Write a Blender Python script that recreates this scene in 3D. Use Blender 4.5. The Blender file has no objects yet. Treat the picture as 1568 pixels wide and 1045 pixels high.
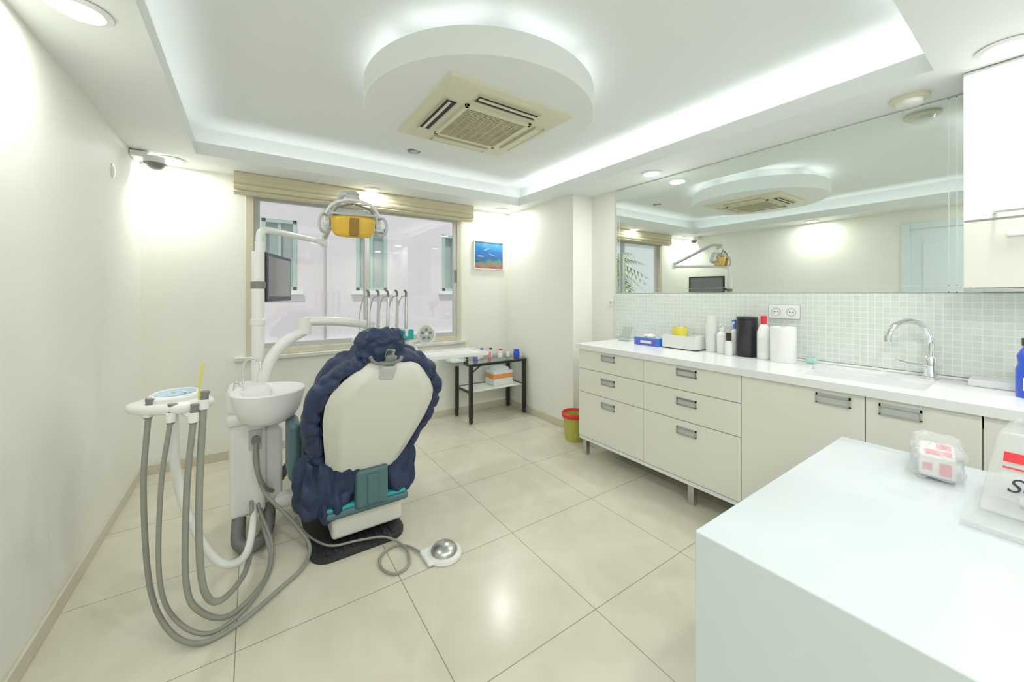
import bpy, bmesh, math, random
from mathutils import Vector, Matrix, noise
random.seed(3)
S = bpy.context.scene
COL = S.collection

# ------------------------------------------------------------ materials
def pm(name, col, rough=0.5, metal=0.0, var=0.03, scale=6.0, bump=0.0, bscale=40.0, coat=0.0, trans=0.0, alpha=1.0, emis=None, estr=0.0, ior=1.45):
    m = bpy.data.materials.new(name); m.use_nodes = True
    nt = m.node_tree; N = nt.nodes; L = nt.links
    b = N["Principled BSDF"]
    tc = N.new("ShaderNodeTexCoord")
    nz = N.new("ShaderNodeTexNoise"); nz.inputs["Scale"].default_value = scale; nz.inputs["Detail"].default_value = 3
    L.new(tc.outputs["Object"], nz.inputs["Vector"])
    mx = N.new("ShaderNodeMix"); mx.data_type = 'RGBA'
    mx.inputs[6].default_value = (*[max(0, c*(1-var)) for c in col], 1)
    mx.inputs[7].default_value = (*[min(1, c*(1+var)) for c in col], 1)
    L.new(nz.outputs["Fac"], mx.inputs[0]); L.new(mx.outputs[2], b.inputs["Base Color"])
    b.inputs["Roughness"].default_value = rough
    b.inputs["Metallic"].default_value = metal
    b.inputs["IOR"].default_value = ior
    b.inputs["Coat Weight"].default_value = coat
    b.inputs["Transmission Weight"].default_value = trans
    b.inputs["Alpha"].default_value = alpha
    if bump > 0:
        n2 = N.new("ShaderNodeTexNoise"); n2.inputs["Scale"].default_value = bscale; n2.inputs["Detail"].default_value = 4
        L.new(tc.outputs["Object"], n2.inputs["Vector"])
        bp = N.new("ShaderNodeBump"); bp.inputs["Strength"].default_value = bump; bp.inputs["Distance"].default_value = 0.01
        L.new(n2.outputs["Fac"], bp.inputs["Height"]); L.new(bp.outputs["Normal"], b.inputs["Normal"])
    if emis:
        b.inputs["Emission Color"].default_value = (*emis, 1); b.inputs["Emission Strength"].default_value = estr
    return m

M_wall = pm("wall_paint", (0.88, 0.885, 0.80), 0.55, var=0.012, scale=2, bump=0.03, bscale=120)
M_ceil = pm("ceiling_paint", (0.84, 0.875, 0.855), 0.6, var=0.01, scale=2)
M_base = pm("baseboard_tile", (0.62, 0.58, 0.44), 0.3, var=0.05)
M_cab = pm("cabinet_lacquer", (0.82, 0.815, 0.72), 0.16, var=0.01, coat=0.3)
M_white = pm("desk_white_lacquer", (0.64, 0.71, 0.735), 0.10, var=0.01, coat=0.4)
M_cabw = pm("white_cabinet_lacquer", (0.85, 0.87, 0.86), 0.12, var=0.01, coat=0.4)
M_counter = pm("white_solid_surface", (0.86, 0.88, 0.88), 0.2, var=0.015)
M_plw = pm("white_plastic", (0.82, 0.83, 0.80), 0.3, var=0.01, coat=0.2)
M_ring = pm("bright_white_plastic", (0.9, 0.9, 0.9), 0.4)
M_chrome = pm("chrome", (0.82, 0.83, 0.84), 0.08, 1.0, var=0.01)
M_steel = pm("brushed_steel", (0.55, 0.56, 0.56), 0.3, 1.0, var=0.08, scale=40)
M_alu = pm("window_aluminium_beige", (0.62, 0.58, 0.43), 0.4, var=0.02)
M_shade = pm("beige_blind_fabric", (0.62, 0.56, 0.38), 0.7, var=0.05, scale=60, bump=0.1, bscale=300)
M_marble = pm("sill_marble", (0.70, 0.70, 0.66), 0.25, var=0.12, scale=14)
M_navy = pm("navy_cover_fabric", (0.008, 0.020, 0.065), 0.55, var=0.25, scale=12, bump=0.35, bscale=22)
M_shell = pm("chair_shell_plastic", (0.72, 0.72, 0.65), 0.35, var=0.01, coat=0.15)
M_teal = pm("teal_grey_plastic", (0.06, 0.13, 0.15), 0.4, var=0.05)
M_teal2 = pm("turquoise_upholstery", (0.01, 0.33, 0.36), 0.45, var=0.05)
M_hose = pm("grey_hose_rubber", (0.25, 0.26, 0.22), 0.45, var=0.06)
M_grey = pm("grey_plastic", (0.17, 0.18, 0.17), 0.4)
M_lgrey = pm("light_grey_plastic", (0.50, 0.52, 0.50), 0.35)
M_black = pm("black_plastic", (0.012, 0.012, 0.014), 0.35)
M_mat = pm("black_rubber", (0.014, 0.016, 0.018), 0.5, bump=0.2)
M_screen = pm("monitor_screen", (0.16, 0.16, 0.17), 0.15, coat=0.5)
M_amber = pm("amber_shield", (0.80, 0.47, 0.02), 0.15, var=0.1, coat=0.6)
M_amber2 = pm("amber_dark", (0.30, 0.15, 0.02), 0.25)
M_blue = pm("blue_plastic", (0.01, 0.07, 0.60), 0.3)
M_red = pm("red_plastic", (0.75, 0.02, 0.03), 0.35)
M_yellow = pm("yellow_plastic", (0.80, 0.68, 0.05), 0.35)
M_orange = pm("orange_card", (0.8, 0.3, 0.08), 0.6)
M_olive = pm("bin_plastic_olive", (0.46, 0.44, 0.07), 0.4)
M_purple = pm("violet_card", (0.13, 0.09, 0.42), 0.5)
M_bluecard = pm("blue_card", (0.04, 0.17, 0.70), 0.5)
M_paper = pm("paper_white", (0.86, 0.86, 0.84), 0.8, bump=0.2, bscale=150)
M_pink = pm("pink_print", (0.85, 0.25, 0.32), 0.5)
M_ac = pm("ac_panel_beige", (0.70, 0.68, 0.50), 0.45, var=0.02)
M_acg = pm("ac_grille_beige", (0.50, 0.46, 0.31), 0.5, var=0.02)
M_dark = pm("dark_gap", (0.03, 0.03, 0.03), 0.8)
M_mirror = pm("mirror_silver", (0.84, 0.89, 0.85), 0.0, 1.0, var=0.0)
M_bevel = pm("mirror_bevel_glass", (0.90, 0.96, 0.93), 0.12, 1.0, var=0.02)
M_facade = pm("facade_render", (0.80, 0.70, 0.74), 0.8, var=0.04, scale=1.5)
M_fwhite = pm("facade_white_render", (0.84, 0.85, 0.86), 0.8, var=0.03)
M_fwin = pm("facade_window_frame_green", (0.38, 0.50, 0.45), 0.5)
M_fglass = pm("facade_window_glass", (0.36, 0.42, 0.42), 0.1)
M_trunk = pm("palm_trunk", (0.25, 0.18, 0.10), 0.9, var=0.4, scale=20)
M_leaf = pm("palm_leaf", (0.22, 0.36, 0.06), 0.5, var=0.3, scale=10)
M_pave = pm("exterior_paving", (0.45, 0.43, 0.40), 0.9, var=0.15)
M_door = pm("door_pale_blue", (0.68, 0.77, 0.80), 0.3)
M_sheet = pm("clear_film", (0.80, 0.83, 0.83), 0.10, alpha=0.32, coat=0.5)
M_green = pm("mint_sponge", (0.45, 0.75, 0.65), 0.8)

def glass_mat(name, tint=(0.93, 0.97, 0.95), refl=0.04):
    m = bpy.data.materials.new(name); m.use_nodes = True
    nt = m.node_tree; N = nt.nodes; L = nt.links; N.clear()
    o = N.new("ShaderNodeOutputMaterial"); tr = N.new("ShaderNodeBsdfTransparent"); gl = N.new("ShaderNodeBsdfGlossy")
    tr.inputs[0].default_value = (*tint, 1); gl.inputs["Roughness"].default_value = 0.01
    lw = N.new("ShaderNodeLayerWeight"); lw.inputs[0].default_value = 0.5
    pw = N.new("ShaderNodeMath"); pw.operation = 'POWER'; pw.inputs[1].default_value = 5; L.new(lw.outputs["Facing"], pw.inputs[0])
    ma = N.new("ShaderNodeMath"); ma.operation = 'MULTIPLY_ADD'; ma.inputs[1].default_value = 0.8; ma.inputs[2].default_value = refl; L.new(pw.outputs[0], ma.inputs[0])
    mx = N.new("ShaderNodeMixShader"); L.new(ma.outputs[0], mx.inputs[0]); L.new(tr.outputs[0], mx.inputs[1]); L.new(gl.outputs[0], mx.inputs[2])
    L.new(mx.outputs[0], o.inputs[0]); return m
M_glass = glass_mat("window_glass", refl=0.07)
M_tglass = glass_mat("table_glass", (0.8, 0.88, 0.86), 0.12)
M_cplas = glass_mat("clear_plastic", (0.90, 0.92, 0.92), 0.10)

def tile_mat(name, size, mortar, c1, c2, cm, offs, plane, rough, bump, clouds=0.0):
    m = bpy.data.materials.new(name); m.use_nodes = True
    nt = m.node_tree; N = nt.nodes; L = nt.links; b = N["Principled BSDF"]
    tc = N.new("ShaderNodeTexCoord"); sp = N.new("ShaderNodeSeparateXYZ"); L.new(tc.outputs["Object"], sp.inputs[0])
    cb = N.new("ShaderNodeCombineXYZ")
    a, c = {'xy': (0, 1), 'yz': (1, 2)}[plane]
    A = N.new("ShaderNodeMath"); A.inputs[1].default_value = offs[0]; L.new(sp.outputs[a], A.inputs[0])
    B = N.new("ShaderNodeMath"); B.inputs[1].default_value = offs[1]; L.new(sp.outputs[c], B.inputs[0])
    L.new(A.outputs[0], cb.inputs[0]); L.new(B.outputs[0], cb.inputs[1])
    br = N.new("ShaderNodeTexBrick"); br.offset = 0; br.squash = 1
    br.inputs["Scale"].default_value = 1; br.inputs["Brick Width"].default_value = size; br.inputs["Row Height"].default_value = size
    br.inputs["Mortar Size"].default_value = mortar; br.inputs["Mortar Smooth"].default_value = 0.1
    br.inputs["Color1"].default_value = (*c1, 1); br.inputs["Color2"].default_value = (*c2, 1); br.inputs["Mortar"].default_value = (*cm, 1)
    L.new(cb.outputs[0], br.inputs["Vector"])
    out = br.outputs["Color"]
    if clouds > 0:
        nz = N.new("ShaderNodeTexNoise"); nz.inputs["Scale"].default_value = 3.0; nz.inputs["Detail"].default_value = 6; nz.inputs["Distortion"].default_value = 1.5
        L.new(tc.outputs["Object"], nz.inputs["Vector"])
        rp = N.new("ShaderNodeValToRGB"); rp.color_ramp.elements[0].position = 0.35; rp.color_ramp.elements[1].position = 0.7
        rp.color_ramp.elements[0].color = (1-clouds, 1-clouds, 1-clouds*1.3, 1); rp.color_ramp.elements[1].color = (1, 1, 1, 1)
        L.new(nz.outputs["Fac"], rp.inputs[0])
        mx = N.new("ShaderNodeMix"); mx.data_type = 'RGBA'; mx.blend_type = 'MULTIPLY'; mx.inputs[0].default_value = 1
        L.new(out, mx.inputs[6]); L.new(rp.outputs[0], mx.inputs[7]); out = mx.outputs[2]
    L.new(out, b.inputs["Base Color"]); b.inputs["Roughness"].default_value = rough
    bp = N.new("ShaderNodeBump"); bp.inputs["Strength"].default_value = bump; bp.inputs["Distance"].default_value = 0.003; bp.invert = True
    L.new(br.outputs["Fac"], bp.inputs["Height"]); L.new(bp.outputs[0], b.inputs["Normal"])
    return m
M_floor = tile_mat("floor_porcelain", 0.608, 0.0020, (0.68, 0.645, 0.525), (0.66, 0.625, 0.51), (0.28, 0.26, 0.20), (10*0.608-0.56, 10*0.608-1.70), 'xy', 0.20, 0.3, 0.12)
M_mosaic = tile_mat("mosaic_glass_tile", 0.030, 0.0022, (0.66, 0.74, 0.67), (0.74, 0.81, 0.75), (0.90, 0.92, 0.90), (3.0, 0.3), 'yz', 0.12, 0.6)

def sea_mat():
    m = bpy.data.materials.new("sea_print"); m.use_nodes = True
    nt = m.node_tree; N = nt.nodes; L = nt.links; b = N["Principled BSDF"]
    tc = N.new("ShaderNodeTexCoord"); sp = N.new("ShaderNodeSeparateXYZ"); L.new(tc.outputs["Object"], sp.inputs[0])
    nz = N.new("ShaderNodeTexNoise"); nz.inputs["Scale"].default_value = 14; nz.inputs["Detail"].default_value = 6; L.new(tc.outputs["Object"], nz.inputs["Vector"])
    mr = N.new("ShaderNodeMapRange"); mr.inputs["From Min"].default_value = 1.56; mr.inputs["From Max"].default_value = 1.90; L.new(sp.outputs[2], mr.inputs[0])
    ad = N.new("ShaderNodeMath"); ad.operation = 'MULTIPLY_ADD'; ad.inputs[1].default_value = 0.7; L.new(nz.outputs["Fac"], ad.inputs[0])
    sb = N.new("ShaderNodeMath"); sb.operation = 'SUBTRACT'; sb.inputs[1].default_value = 0.42; L.new(mr.outputs[0], sb.inputs[0]); L.new(sb.outputs[0], ad.inputs[2])
    rp = N.new("ShaderNodeValToRGB"); e = rp.color_ramp.elements
    e[0].position = 0.0; e[0].color = (0.30, 0.08, 0.10, 1); e[1].position = 1.0; e[1].color = (0.14, 0.38, 0.62, 1)
    for p, c in ((0.10, (0.40, 0.16, 0.10, 1)), (0.20, (0.10, 0.25, 0.18, 1)), (0.32, (0.02, 0.10, 0.32, 1)), (0.55, (0.01, 0.14, 0.45, 1)), (0.75, (0.03, 0.25, 0.52, 1))):
        k = e.new(p); k.color = c
    L.new(ad.outputs[0], rp.inputs[0]); L.new(rp.outputs[0], b.inputs["Base Color"]); b.inputs["Roughness"].default_value = 0.25
    return m
M_sea = sea_mat()

def emit_mat(name, col, s):
    m = bpy.data.materials.new(name); m.use_nodes = True
    N = m.node_tree.nodes; L = m.node_tree.links; N.clear()
    o = N.new("ShaderNodeOutputMaterial"); e = N.new("ShaderNodeEmission"); e.inputs[0].default_value = (*col, 1); e.inputs[1].default_value = s
    L.new(e.outputs[0], o.inputs[0]); return m
M_led = emit_mat("led_diffuser", (1.0, 1.0, 0.97), 6.0)

# ------------------------------------------------------------ mesh helpers
def mk(name, bm, mat, smooth=False, wn=False, M=None, subd=0):
    if M is not None: bm.transform(M)
    bmesh.ops.recalc_face_normals(bm, faces=bm.faces)
    me = bpy.data.meshes.new(name); bm.to_mesh(me); bm.free()
    me.materials.append(mat)
    if smooth:
        for p in me.polygons: p.use_smooth = True
    o = bpy.data.objects.new(name, me); COL.objects.link(o)
    if subd:
        s = o.modifiers.new("sub", 'SUBSURF'); s.levels = subd; s.render_levels = subd
    if wn:
        w = o.modifiers.new("wn", 'WEIGHTED_NORMAL'); w.weight = 100
    return o

def addbox(bm, x0, x1, y0, y1, z0, z1):
    v = [bm.verts.new(c) for c in ((x0,y0,z0),(x1,y0,z0),(x1,y1,z0),(x0,y1,z0),(x0,y0,z1),(x1,y0,z1),(x1,y1,z1),(x0,y1,z1))]
    for f in ((3,2,1,0),(4,5,6,7),(0,1,5,4),(1,2,6,5),(2,3,7,6),(3,0,4,7)): bm.faces.new([v[i] for i in f])

def box(name, x0, x1, y0, y1, z0, z1, mat, bev=0.0, seg=3, M=None):
    bm = bmesh.new(); addbox(bm, x0, x1, y0, y1, z0, z1)
    if bev > 0:
        bmesh.ops.bevel(bm, geom=list(bm.edges), offset=bev, segments=seg, profile=0.5, affect='EDGES')
        return mk(name, bm, mat, smooth=True, wn=True, M=M)
    return mk(name, bm, mat, M=M)

def boxes(name, lst, mat, M=None, bev=0.0):
    bm = bmesh.new()
    for b in lst: addbox(bm, *b)
    if bev > 0:
        bmesh.ops.bevel(bm, geom=list(bm.edges), offset=bev, segments=2, profile=0.5, affect='EDGES')
        return mk(name, bm, mat, smooth=True, wn=True, M=M)
    return mk(name, bm, mat, M=M)

def align(p, d):
    d = Vector(d).normalized()
    return Matrix.Translation(Vector(p)) @ d.to_track_quat('Z', 'Y').to_matrix().to_4x4()

def lathe(name, prof, pos, mat, d=(0,0,1), n=40, smooth=True, sy=1.0, wn=True):
    bm = bmesh.new(); rings = []
    for r, z in prof:
        if r < 1e-5: rings.append([bm.verts.new((0, 0, z))])
        else: rings.append([bm.verts.new((r*math.cos(2*math.pi*i/n), sy*r*math.sin(2*math.pi*i/n), z)) for i in range(n)])
    for a, b in zip(rings, rings[1:]):
        if len(a) == 1 and len(b) == 1: continue
        for i in range(n):
            j = (i+1) % n
            if len(a) == 1: bm.faces.new((a[0], b[i], b[j]))
            elif len(b) == 1: bm.faces.new((a[i], a[j], b[0]))
            else: bm.faces.new((a[i], a[j], b[j], b[i]))
    o = mk(name, bm, mat, smooth=smooth, M=align(pos, d))
    if smooth:
        e = o.modifiers.new("es", 'EDGE_SPLIT'); e.split_angle = math.radians(40)
    return o

def cyl(name, p, r, h, mat, d=(0,0,1), n=32, b=0.002):
    b = min(b, r*0.4, h*0.4)
    return lathe(name, [(0,0),(r-b,0),(r,b),(r,h-b),(r-b,h),(0,h)], p, mat, d, n)

def crom(pts, k=10):
    P = [Vector(p) for p in pts]
    if len(P) < 3: return [P[0].lerp(P[-1], i/4) for i in range(5)]
    Q = [P[0]*2-P[1]] + P + [P[-1]*2-P[-2]]; out = []
    for i in range(1, len(Q)-2):
        p0, p1, p2, p3 = Q[i-1:i+3]
        for j in range(k):
            t = j/k
            out.append(0.5*((2*p1)+(p2-p0)*t+(2*p0-5*p1+4*p2-p3)*t*t+(3*p1-p0-3*p2+p3)*t**3))
    out.append(P[-1]); return out

def tube(name, pts, r, mat, n=14, k=10, straight=False, ribs=0.0):
    P = [Vector(p) for p in pts] if straight else crom(pts, k)
    bm = bmesh.new(); rings = []
    T = (P[1]-P[0]).normalized(); up = Vector((0,0,1)) if abs(T.z) < 0.9 else Vector((1,0,0))
    nrm = T.cross(up).normalized()
    for i, p in enumerate(P):
        if i < len(P)-1: T2 = (P[min(i+1, len(P)-1)]-P[max(i-1, 0)]).normalized()
        else: T2 = (P[-1]-P[-2]).normalized()
        nrm = (nrm - T2*nrm.dot(T2)).normalized(); bi = T2.cross(nrm)
        rr = r(i/(len(P)-1)) if callable(r) else r
        if ribs and i % 2: rr *= (1-ribs)
        rings.append([bm.verts.new(p + (nrm*math.cos(2*math.pi*j/n)+bi*math.sin(2*math.pi*j/n))*rr) for j in range(n)])
    for a, b in zip(rings, rings[1:]):
        for i in range(n): bm.faces.new((a[i], a[(i+1) % n], b[(i+1) % n], b[i]))
    bm.faces.new(rings[0][::-1]); bm.faces.new(rings[-1])
    return mk(name, bm, mat, smooth=True)

def sp(v, e): return math.copysign(abs(v)**e, v)
def blob(name, c, s, mat, e1=0.6, e2=0.6, M=None, amp=0.0, fr=6.0, nu=64, nv=40, seed=0, shape=None, st=(1, 1, 1)):
    bm = bmesh.new(); rows = []
    for j in range(nv+1):
        ph = -math.pi/2+math.pi*j/nv; row = []
        m = 1 if j in (0, nv) else nu
        for i in range(m):
            th = 2*math.pi*i/nu
            v = Vector((sp(math.cos(ph), e1)*sp(math.cos(th), e2), sp(math.cos(ph), e1)*sp(math.sin(th), e2), sp(math.sin(ph), e1)))
            if shape: v = shape(v)
            q = Vector((v.x*s[0], v.y*s[1], v.z*s[2]))
            if amp > 0:
                k = Vector((q.x*st[0], q.y*st[1], q.z*st[2]))*fr+Vector((seed, seed*2.3, 0))
                k += noise.noise_vector(k*0.5)*0.6
                d = amp*(2.2*min(0.45, abs(noise.noise(k)))-0.4) + amp*0.5*(2*abs(noise.noise(k*2.1+Vector((7, 3, 1))))-0.4)
                nd = Vector((v.x/s[0], v.y/s[1], v.z/s[2])).normalized()
                q += nd*d
            row.append(bm.verts.new(q+Vector(c)))
        rows.append(row)
    for a, b in zip(rows, rows[1:]):
        for i in range(nu):
            j = (i+1) % nu
            if len(a) == 1: bm.faces.new((a[0], b[i], b[j]))
            elif len(b) == 1: bm.faces.new((a[i], a[j], b[0]))
            else: bm.faces.new((a[i], a[j], b[j], b[i]))
    return mk(name, bm, mat, smooth=True, M=M)

def group(name, parts):
    lo = Vector((1e9,)*3); hi = -lo
    for o in parts:
        for v in o.bound_box:
            w = o.matrix_basis @ Vector(v)
            lo = Vector(map(min, lo, w)); hi = Vector(map(max, hi, w))
    c = Vector(((lo.x+hi.x)/2, (lo.y+hi.y)/2, lo.z))
    e = bpy.data.objects.new(name, None); e.empty_display_size = 0.1; e.location = c; COL.objects.link(e)
    for o in parts:
        o.parent = e; o.matrix_parent_inverse = Matrix.Translation(-c)
    return e

# ------------------------------------------------------------ room shell
XL, XR, XM, YB, YS, YF = -0.65, 2.50, 2.75, 3.72, 2.62, -1.5
ZC, ZT = 2.24, 2.47
box("floor", XL-0.15, XM+0.15, YF-0.15, YB+0.2, -0.1, 0.0, M_floor)
boxes("wall_left", [(XL-0.15, XL, YF-0.15, YB+0.15, 0, ZT)], M_wall)
boxes("wall_front", [(XL, XM, YF-0.15, YF, 0, ZT)], M_wall)
boxes("wall_right", [(XM, XM+0.15, YF-0.15, YS, 0, ZT), (XR, XM+0.15, YS, YB+0.15, 0, ZT)], M_wall)
wx0, wx1, wz0, wz1 = -0.038, 1.883, 0.795, 2.16
boxes("wall_back", [(XL, wx0, YB, YB+0.15, 0, ZT), (wx1, XR, YB, YB+0.15, 0, ZT), (wx0, wx1, YB, YB+0.15, 0, wz0), (wx0, wx1, YB, YB+0.15, wz1, ZT)], M_wall)
tx0, tx1, ty0, ty1 = -0.306, 2.36, 0.31, 3.30
lip = 2.325; zs = ZC+0.03
boxes("ceiling", [
    (XL-0.15, XM+0.15, YF-0.15, YB+0.15, ZT, ZT+0.1),
    (XL, tx0, YF, YB, ZC, zs), (tx1, XM, YF, YS, ZC, zs), (tx1, XR, YS, YB, ZC, zs),
    (tx0, tx1, YF, ty0, ZC, zs), (tx0, tx1, ty1, YB, ZC, zs),
    (tx0-0.02, tx0, ty0-0.02, ty1+0.02, zs, lip), (tx1, tx1+0.02, ty0-0.02, ty1+0.02, zs, lip),
    (tx0, tx1, ty0-0.02, ty0, zs, lip), (tx0, tx1, ty1, ty1+0.02, zs, lip),
    (-0.46, -0.45, 0.15, 3.45, zs, ZT), (2.48, 2.49, 0.15, 3.45, zs, ZT), (-0.45, 2.48, 3.44, 3.45, zs, ZT), (-0.45, 2.48, 0.15, 0.16, zs, ZT),
    ], M_ceil)
bh = 0.07
box("baseboard_left", XL, XL+0.012, 1.07, YB, 0, bh, M_base, 0.003)
box("baseboard_back", XL+0.012, XR-0.012, YB-0.012, YB, 0, bh, M_base, 0.003)
box("baseboard_right", XR-0.012, XR, YS, YB, 0, bh, M_base, 0.003)

# ceiling disc
cx, cy = 1.07, 1.86
disc = [lathe("disc_body", [(0, 0), (0.617, 0), (0.62, 0.003), (0.62, 0.115), (0.617, 0.118), (0, 0.118)], (cx, cy, 2.262), M_ceil, n=96),
        lathe("disc_neck", [(0.48, 0), (0.48, 0.09)], (cx, cy, 2.38), M_ceil, n=96)]
group("ceiling_disc_trim", disc)

# AC cassette
ac = []
def ring(bm, a, z):
    return [bm.verts.new((cx+sx*a, cy+sy*a, z)) for sx, sy in ((-1,-1),(1,-1),(1,1),(-1,1))]
bm = bmesh.new()
rs = [ring(bm, 0.36, 2.262), ring(bm, 0.358, 2.250), ring(bm, 0.33, 2.240), ring(bm, 0.20, 2.236)]
for a, b in zip(rs, rs[1:]):
    for i in range(4): bm.faces.new((a[i], a[(i+1) % 4], b[(i+1) % 4], b[i]))
bm.faces.new(rs[-1]); bm.faces.new(rs[0])
ac.append(mk("panel", bm, M_ac))
g = 0.20
ac.append(boxes("grille_frame", [(cx-g, cx+g, cy-g, cy-g+0.02, 2.222, 2.238), (cx-g, cx+g, cy+g-0.02, cy+g, 2.222, 2.238), (cx-g, cx-g+0.02, cy-g, cy+g, 2.222, 2.238), (cx+g-0.02, cx+g, cy-g, cy+g, 2.222, 2.238)], M_ac, bev=0.002))
sl = []
for i in range(24):
    yy = cy-0.175+i*0.0152
    sl.append((cx-0.18, cx+0.18, yy, yy+0.007, 2.226, 2.236))
for i in range(1, 8):
    xx = cx-0.18+i*0.045
    sl.append((xx-0.002, xx+0.002, cy-0.18, cy+0.18, 2.225, 2.236))
ac.append(boxes("grille_slats", sl, M_acg))
for k in range(4):
    R = Matrix.Translation((cx, cy, 0)) @ Matrix.Rotation(k*math.pi/2, 4, 'Z')
    # k: 0 near(-y), 1 right(+x), 2 far(+y), 3 left(-x)
    openv = k in (0, 3)
    ac.append(boxes("vent_slot_%d" % (k+1), [(-0.175, 0.175, -0.30, -0.245, 2.2325, 2.2385)], M_dark if openv else M_ac, M=R))
    if openv:
        ac.append(box("louver_%d" % (k+1), -0.172, 0.172, -0.284, -0.270, 2.226, 2.2325, M_ac, 0.0015, M=R))
    else:
        ac.append(box("louver_%d" % (k+1), -0.172, 0.172, -0.296, -0.248, 2.228, 2.2325, M_ac, 0.0015, M=R))
    ac.append(boxes("slot_edge_%d" % (k+1), [(-0.185, 0.185, -0.306, -0.300, 2.230, 2.240), (-0.185, 0.185, -0.245, -0.239, 2.230, 2.240)], M_acg, M=R))
group("ceiling_air_conditioner", ac)

# downlights
def area(name, loc, size, power, col=(1.0, 1.0, 0.97), rot=(0, 0, 0), shape='DISK', sy=None):
    l = bpy.data.lights.new(name, 'AREA'); l.shape = shape; l.size = size
    if sy: l.size_y = sy
    l.energy = power; l.color = col
    o = bpy.data.objects.new(name, l); o.location = loc; o.rotation_euler = rot; COL.objects.link(o); return o
DL = [(-0.46, 0.15), (-0.465, 1.84), (-0.46, 3.53), (0.90, 3.525), (2.30, 3.55), (2.566, 1.82), (2.36, 0.125), (0.95, -0.2), (2.3, -1.1), (-0.2, -1.1)]
DP = [4.2, 3.9, 4.2, 5.5, 4.6, 6.0, 6.0, 9.0, 8.0, 8.5]
for i, (x, y) in enumerate(DL):
    a = lathe("trim_ring", [(0.055, -0.001), (0.075, -0.001), (0.078, -0.005), (0.06, -0.012), (0.055, -0.008)], (x, y, ZC), M_ring)
    b = lathe("diffuser", [(0, -0.006), (0.056, -0.006)], (x, y, ZC), M_led)
    group("recessed_downlight", [a, b])
    area("downlight_lamp", (x, y, ZC-0.014), 0.11, DP[i])
# LED cove strips on top of the soffit, behind the lip
cc = (0.95, 0.99, 1.0)
area("cove_strip_lamp", (-0.37, 1.8, 2.285), 0.04, 1.2, cc, (math.pi, 0, 0), 'RECTANGLE', 3.0)
area("cove_strip_lamp", (2.425, 1.8, 2.285), 0.04, 2.8, cc, (math.pi, 0, 0), 'RECTANGLE', 3.0)
area("cove_strip_lamp", (1.03, 3.37, 2.285), 2.6, 1.1, cc, (math.pi, 0, 0), 'RECTANGLE', 0.04)
area("cove_strip_lamp", (1.03, 0.24, 2.285), 2.6, 1.6, cc, (math.pi, 0, 0), 'RECTANGLE', 0.04)
for k in range(8):
    an = k*math.pi/4
    area("disc_strip_lamp", (cx+0.55*math.cos(an), cy+0.55*math.sin(an), 2.385), 0.06, 0.12, cc, (math.pi, 0, an), 'RECTANGLE', 0.38)

# ceiling small fittings
group("ceiling_diffuser", [lathe("rim", [(0, -0.004), (0.05, -0.004), (0.055, -0.001), (0.055, 0)], (1.10, 3.02, ZT), M_grey), cyl("core", (1.10, 3.02, ZT-0.008), 0.03, 0.006, M_lgrey)])
group("smoke_detector", [lathe("base", [(0, -0.02), (0.062, -0.02), (0.07, -0.014), (0.07, 0)], (2.595, 0.42, ZC), M_ac),
    lathe("cap", [(0, -0.042), (0.035, -0.042), (0.045, -0.036), (0.05, -0.02), (0, -0.02)], (2.595, 0.42, ZC), M_plw)])
group("security_camera_dome", [box("bracket", XL+0.001, XL+0.09, 3.40, 3.54, 2.195, 2.235, M_plw, 0.01),
    lathe("housing", [(0, 0.04), (0.058, 0.04), (0.062, 0.03), (0.062, 0)], (XL+0.12, 3.46, 2.175), M_plw),
    lathe("dome", [(0.050, 0), (0.045, -0.018), (0.030, -0.035), (0.0, -0.043)], (XL+0.12, 3.46, 2.175), M_grey)])
group("wall_cable_cap", [lathe("cap", [(0.03, 0), (0.03, 0.005), (0.02, 0.01), (0, 0.011)], (XL, 3.06, 2.0), M_plw, (1, 0, 0), sy=1.4)])

# ------------------------------------------------------------ window
fy0, fy1 = YB-0.005, YB+0.06
w = [boxes("frame", [(wx0, wx0+0.055, fy0, fy1, wz0, wz1), (wx1-0.05, wx1, fy0, fy1, wz0, wz1), (wx0+0.055, wx1-0.05, fy0, fy1, wz0, wz0+0.05), (wx0+0.055, wx1-0.05, fy0, fy1, wz1-0.05, wz1)], M_alu, bev=0.003)]
def sash(nm, a, b, y0):
    f = 0.042
    w.append(boxes(nm, [(a, a+f, y0, y0+0.025, wz0+0.05, wz1-0.05), (b-f, b, y0, y0+0.025, wz0+0.05, wz1-0.05), (a+f, b-f, y0, y0+0.025, wz0+0.05, wz0+0.05+f), (a+f, b-f, y0, y0+0.025, wz1-0.05-f, wz1-0.05)], M_lgrey, bev=0.002))
    w.append(box(nm+"_glass", a+f-0.004, b-f+0.004, y0+0.010, y0+0.014, wz0+0.05+f-0.004, wz1-0.05-f+0.004, M_glass))
sash("sash_left", wx0+0.055, 0.92, YB+0.03)
sash("sash_right", 0.88, wx1-0.05, YB+0.002)
w.append(box("handle", wx1-0.08, wx1-0.062, YB-0.010, YB+0.002, 1.42, 1.56, M_grey, 0.004))
group("window_1", w)
box("trim_1", wx0-0.07, wx1+0.05, YB-0.055, YB+0.15, wz0-0.03, wz0-0.001, M_marble, 0.004)
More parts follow.
